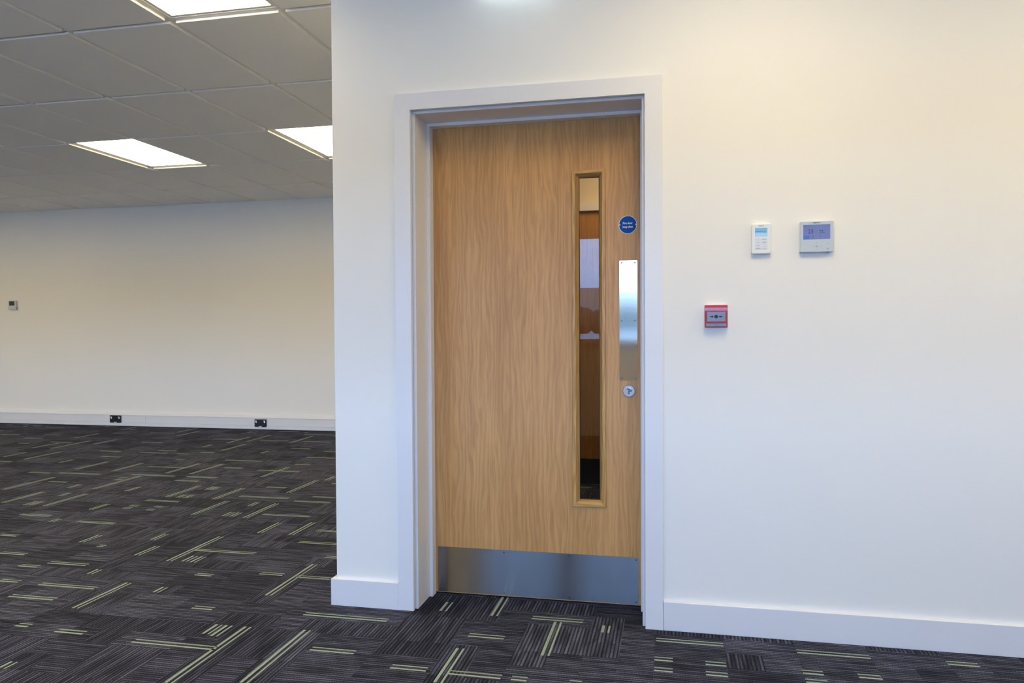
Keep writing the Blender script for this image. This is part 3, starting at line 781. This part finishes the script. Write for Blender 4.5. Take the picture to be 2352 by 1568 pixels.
for ra, rb in keys:
    for ca, cb in ((345, 572), (592, 825)):
        slab('key', S, ca, ra, cb, rb, YF, YF-0.0012, 'key', sc, 0.0005)
        slab('key_edge', S, ca, rb-1, cb, rb+9, YF, YF-0.0010, 'dark_line', sc, 0.0002)
x, z = S(460, 785)
poly = lambda cx, cz, r0, a0, a1, n: [(cx+r0*math.cos(math.radians(a0+(a1-a0)*k/n)), cz+r0*math.sin(math.radians(a0+(a1-a0)*k/n))) for k in range(n+1)]
def arc(nm, cx, cz, r, w, a0, a1, y, mat, par, n=14):
    poly_slab(nm, poly(cx, cz, r+w/2, a0, a1, n)+list(reversed(poly(cx, cz, r-w/2, a0, a1, n))), y, y-0.0003, mat, par)
arc('power_icon', x, z, 0.0016, 0.0004, 120, 420, YF-0.0011, 'dark_line', sc)
for px, py, w in ((705, 775, 190), (462, 908, 92), (712, 876, 88), (712, 912, 205), (465, 1013, 95), (465, 1125, 150)):
    slab('key_print', S, px-w/2, py-7, px+w/2, py+7, YF-0.0010, YF-0.0013, 'soft', sc, 0.0001)
x, z = S(715, 1015); arc('key_print', x, z, 0.0016, 0.0004, 40, 140, YF-0.0011, 'dark_line', sc, 8)
x, z = S(715, 1082); arc('key_print', x, z, 0.0016, 0.0004, 220, 320, YF-0.0011, 'dark_line', sc, 8)

# ---- large wall controller
YL = -0.018
lcn = empty('air_conditioning_controller', (0.51, 0, 1.43), 'wide pale grey wall controller with violet screen showing 23 and 22', 'thermostat')
lx0, lx1, lz0, lz1 = 0.4530, 0.5700, 1.4335, 1.5468
rounded_slab('backing', lx0, lx1-0.0005, lz0, lz1-0.001, -0.0003, -0.011, 0.006, 'white', lcn)
rounded_slab('front_cover', lx0-0.0002+0.0012, lx1, lz0+0.0008, lz1, -0.0105, YL, 0.005, 'white_cool', lcn, bev=0.002)
def Lg(px, py): return at(1820+px/15.68, 498+py/15.68, YL-0.0004)
sl = slab('screen', Lg, 395, 288, 1362, 788, YL+0.0005, YL-0.0006, 'lcd', lcn)
slab('screen_tab', Lg, 400, 680, 608, 786, YL-0.0004, YL-0.0009, 'lcd_blue', sl)
x, z = Lg(658, 535); text('digits', '23', 0.0215, x, z, YL-0.0008, 'lcd_ink', sl, sx=0.92)
x, z = Lg(1040, 535); text('digits', '22', 0.0145, x, z, YL-0.0008, 'lcd_ink', sl, sx=0.92)
x, z = Lg(1145, 568); text('digits', '0', 0.0075, x, z, YL-0.0008, 'lcd_ink', sl)
for a, b, c, d in ((408, 328, 515, 345), (965, 473, 1105, 481), (730, 684, 760, 715), (725, 748, 790, 760), (975, 684, 1015, 712), (965, 738, 995, 752), (1215, 688, 1270, 700)):
    slab('screen_print', Lg, a, b+3, c, d-3, YL-0.0004, YL-0.0008, 'lcd_ink', sl, 0.0001)
x, z = Lg(872, 208); text('lettering', 'SAMSUNG', 0.0058, x, z, YL-0.0003, 'ink', lcn, sx=0.98, bold=0.00008)
x, z = Lg(872, 1058); text('lettering', 'OK', 0.0056, x, z, YL-0.0003, 'ink', lcn, bold=0.00005)
def chevron(px, py, ang):
    x, z = Lg(px, py); s, w = 0.0021, 0.0005
    pts = [(-s, -s*0.6), (0, s*0.6), (s, -s*0.6), (s, -s*0.6-w*1.5), (0, s*0.6-w*1.5), (-s, -s*0.6-w*1.5)]
    ca, sa = math.cos(ang), math.sin(ang)
    poly_slab('arrow_key', [(x+a*ca-b*sa, z+a*sa+b*ca) for a, b in pts], YL, YL-0.0003, 'dark_line', lcn)
chevron(875, 930, 0); chevron(880, 1180, math.pi); chevron(745, 1060, math.pi/2); chevron(1018, 1058, -math.pi/2)
x, z = Lg(1272, 960); arc('back_key', x, z, 0.0019, 0.0006, -120, 110, YL, 'dark_line', lcn)
x2, z2 = Lg(1250, 942); poly_slab('back_key', [(x2-0.0016, z2), (x2+0.0006, z2+0.0014), (x2+0.0006, z2-0.0014)], YL, YL-0.0003, 'dark_line', lcn)
x, z = Lg(1272, 1140); arc('settings_key', x, z, 0.0019, 0.0011, 0, 359.5, YL, 'dark_line', lcn, 20)
for k in range(8):
    a = k*math.pi/4; poly_slab('settings_key', [(x+0.0024*math.cos(a+s*0.16)*q, z+0.0024*math.sin(a+s*0.16)*q) for s, q in ((-1, 1), (-1, 1.28), (1, 1.28), (1, 1))], YL, YL-0.0003, 'dark_line', lcn)
x, z = Lg(460, 1080); disc('indicator_lamp', x, z, 0.0011, YL, YL-0.0004, 'white', lcn, n=14)
box('connector', 0.5475, 0.5550, -0.014, -0.004, lz0-0.0012, lz0+0.002, 'dark_line', lcn)

# ---- red call point
YR = -0.022
rc = empty('fire_call_point', (0.157, 0, 1.16), 'red break-glass fire call point with black arrows', 'call point')
rx0, rx1, rz0, rz1 = 0.1150, 0.1995, 1.1612, 1.2462
rounded_slab('backing', rx0, rx1, rz0, rz1, -0.0003, -0.012, 0.003, 'white', rc)
rounded_slab('red_front', rx0+0.0007, rx1-0.0007, rz0+0.0012, rz1-0.0005, -0.0115, YR, 0.003, 'red', rc, bev=0.0012)
def Rc(px, py): return at(1590+px/15.68, 680+py/15.68, YR)
fc = slab('press_panel', Rc, 532, 562, 1195, 905, YR+0.001, YR-0.0003, 'cp_face', rc, 0.0004)
x, z = Rc(862, 735); disc('dot', x, z, 0.0066, YR-0.0002, YR-0.0006, 'ink', fc, n=28)
for cx, s in ((708, 1), (1018, -1)):
    x, z = Rc(cx, 735); h = 0.0068
    pts = [(-h, -0.0020), (0.0, -0.0020), (0.0, -0.0046), (h, 0.0), (0.0, 0.0046), (0.0, 0.0020), (-h, 0.0020)]
    poly_slab('arrow', [(x+s*a, z+b) for a, b in pts], YR-0.0002, YR-0.0006, 'ink', fc)
lb = slab('label_strip', Rc, 502, 985, 1222, 1078, YR+0.001, YR-0.0003, 'cp_face', rc, 0.0003)
x, z = Rc(868, 1030); text('lettering', '21LN02', 0.0052, x, z, YR-0.0004, 'dark_line', lb)
# clear hinged cover, its upper part leaning back
bm = bmesh.new()
prof = [(rz0+0.002, YR-0.0036), (rz0+0.040, YR-0.0036), (rz0+0.0625, YR-0.0036), (rz0+0.0745, YR-0.0030), (rz1-0.0003, YR+0.0035)]
fv = [[bm.verts.new((xx, y, z)) for z, y in prof] for xx in (rx0+0.001, rx1-0.001)]
bv = [[bm.verts.new((xx, y+0.0012, z)) for z, y in prof] for xx in (rx0+0.001, rx1-0.001)]
n = len(prof)
for k in range(n-1):
    bm.faces.new((fv[0][k], fv[1][k], fv[1][k+1], fv[0][k+1])); bm.faces.new((bv[0][k], bv[0][k+1], bv[1][k+1], bv[1][k]))
    for q in (0, 1): bm.faces.new((fv[q][k], fv[q][k+1], bv[q][k+1], bv[q][k]))
bm.faces.new((fv[0][0], bv[0][0], bv[1][0], fv[1][0])); bm.faces.new((fv[0][-1], fv[1][-1], bv[1][-1], bv[0][-1]))
finish('clear_cover', bm, 'film', rc)

# =================================================================== things on the far wall
th = empty('room_thermostat', (-8.17, FARY, 1.437), 'small white thermostat with dark screen on the far wall', 'thermostat')
rounded_slab('housing', -8.225, -8.105, 1.4385, 1.556, FARY-0.0003, FARY-0.024, 0.012, 'white_cool', th, bev=0.004)
slab('screen', lambda a, b: at(a, b, FARY-0.025), 21, 692.0, 33, 701.5, FARY-0.022, FARY-0.0248, 'screen_dark', th, 0.002)
slab('button', lambda a, b: at(a, b, FARY-0.025), 37, 706, 40, 709, FARY-0.022, FARY-0.0255, 'dark_line', th, 0.002)

def socket(pxa, pya, pxb, pyb, label):
    y = FARY-0.052
    x0, z1 = at(pxa, pya, y); x1, z0 = at(pxb, pyb, y); z0 = z1-0.088
    s = empty('power_socket', ((x0+x1)/2, y, z0), label, 'socket', 'black double sockets in the trunking')
    rounded_slab('faceplate', x0, x1, z0, z1, y-0.0005, y-0.012, 0.004, 'black', s, bev=0.002)
    for u in (0.08, 0.78):
        xa = x0+(x1-x0)*u
        poly_slab('rocker', [(xa, z1-0.014), (xa+0.018, z1-0.014), (xa+0.020, z1-0.040), (xa+0.006, z1-0.040)], y-0.011, y-0.016, 'white', s)
    box('rating_plate', x0+(x1-x0)*0.38, x0+(x1-x0)*0.62, y-0.014, y-0.011, z0+0.002, z0+0.010, 'white', s)
    for cx in (0.30, 0.70):
        xc = x0+(x1-x0)*cx; zc = z0+0.040
        for dx, dz, hw, hh in ((0, 0.013, 0.002, 0.004), (-0.011, -0.009, 0.0032, 0.002), (0.011, -0.009, 0.0032, 0.002)):
            box('pin_slot', xc+dx-hw, xc+dx+hw, y-0.0125, y-0.0118, zc+dz-hh, zc+dz+hh, 'ink', s)
socket(253.5, 953.3, 279.2, 970, 'black double power socket in the trunking, nearer the thermostat')
socket(585.5, 962.3, 612.8, 980, 'black double power socket in the trunking, nearer the door wall')

# =================================================================== outside the windows
tag(box('ground', -900, 900, -1600, BACKY-0.3, -0.4, -0.2, 'grass'), 'pale paved ground outside the windows', kind='structure')
rt = random.Random(5)
bm = bmesh.new()
for k in range(150):
    x = -300+k*4+rt.uniform(-1, 1); h = rt.uniform(6.0, 8.5)
    m4 = Matrix.Translation((x, -200+rt.uniform(-4, 4), h*0.45)) @ Matrix.Diagonal((rt.uniform(3, 5), 3, h*0.55, 1))
    bmesh.ops.create_icosphere(bm, subdivisions=2, radius=1.0, matrix=m4)
o = finish('tree_belt', bm, 'trees', None); tag(o, 'distant belt of dark trees outside the windows', 'trees', kind='stuff')
bm = bmesh.new()
prev = None
for k in range(61):
    x = -900+k*30; h = 34+2.5*math.sin(k*0.35)+1.5*math.sin(k*0.9+1)
    cur = [bm.verts.new((x, -560, -0.3)), bm.verts.new((x, -610, h)), bm.verts.new((x, -760, h*1.0)), bm.verts.new((x, -900, -0.3))]
    if prev:
        for i in range(3): bm.faces.new((prev[i], cur[i], cur[i+1], prev[i+1]))
    prev = cur
o = finish('hill_ridge', bm, 'hill', None); tag(o, 'low hazy hill beyond the trees', kind='structure')
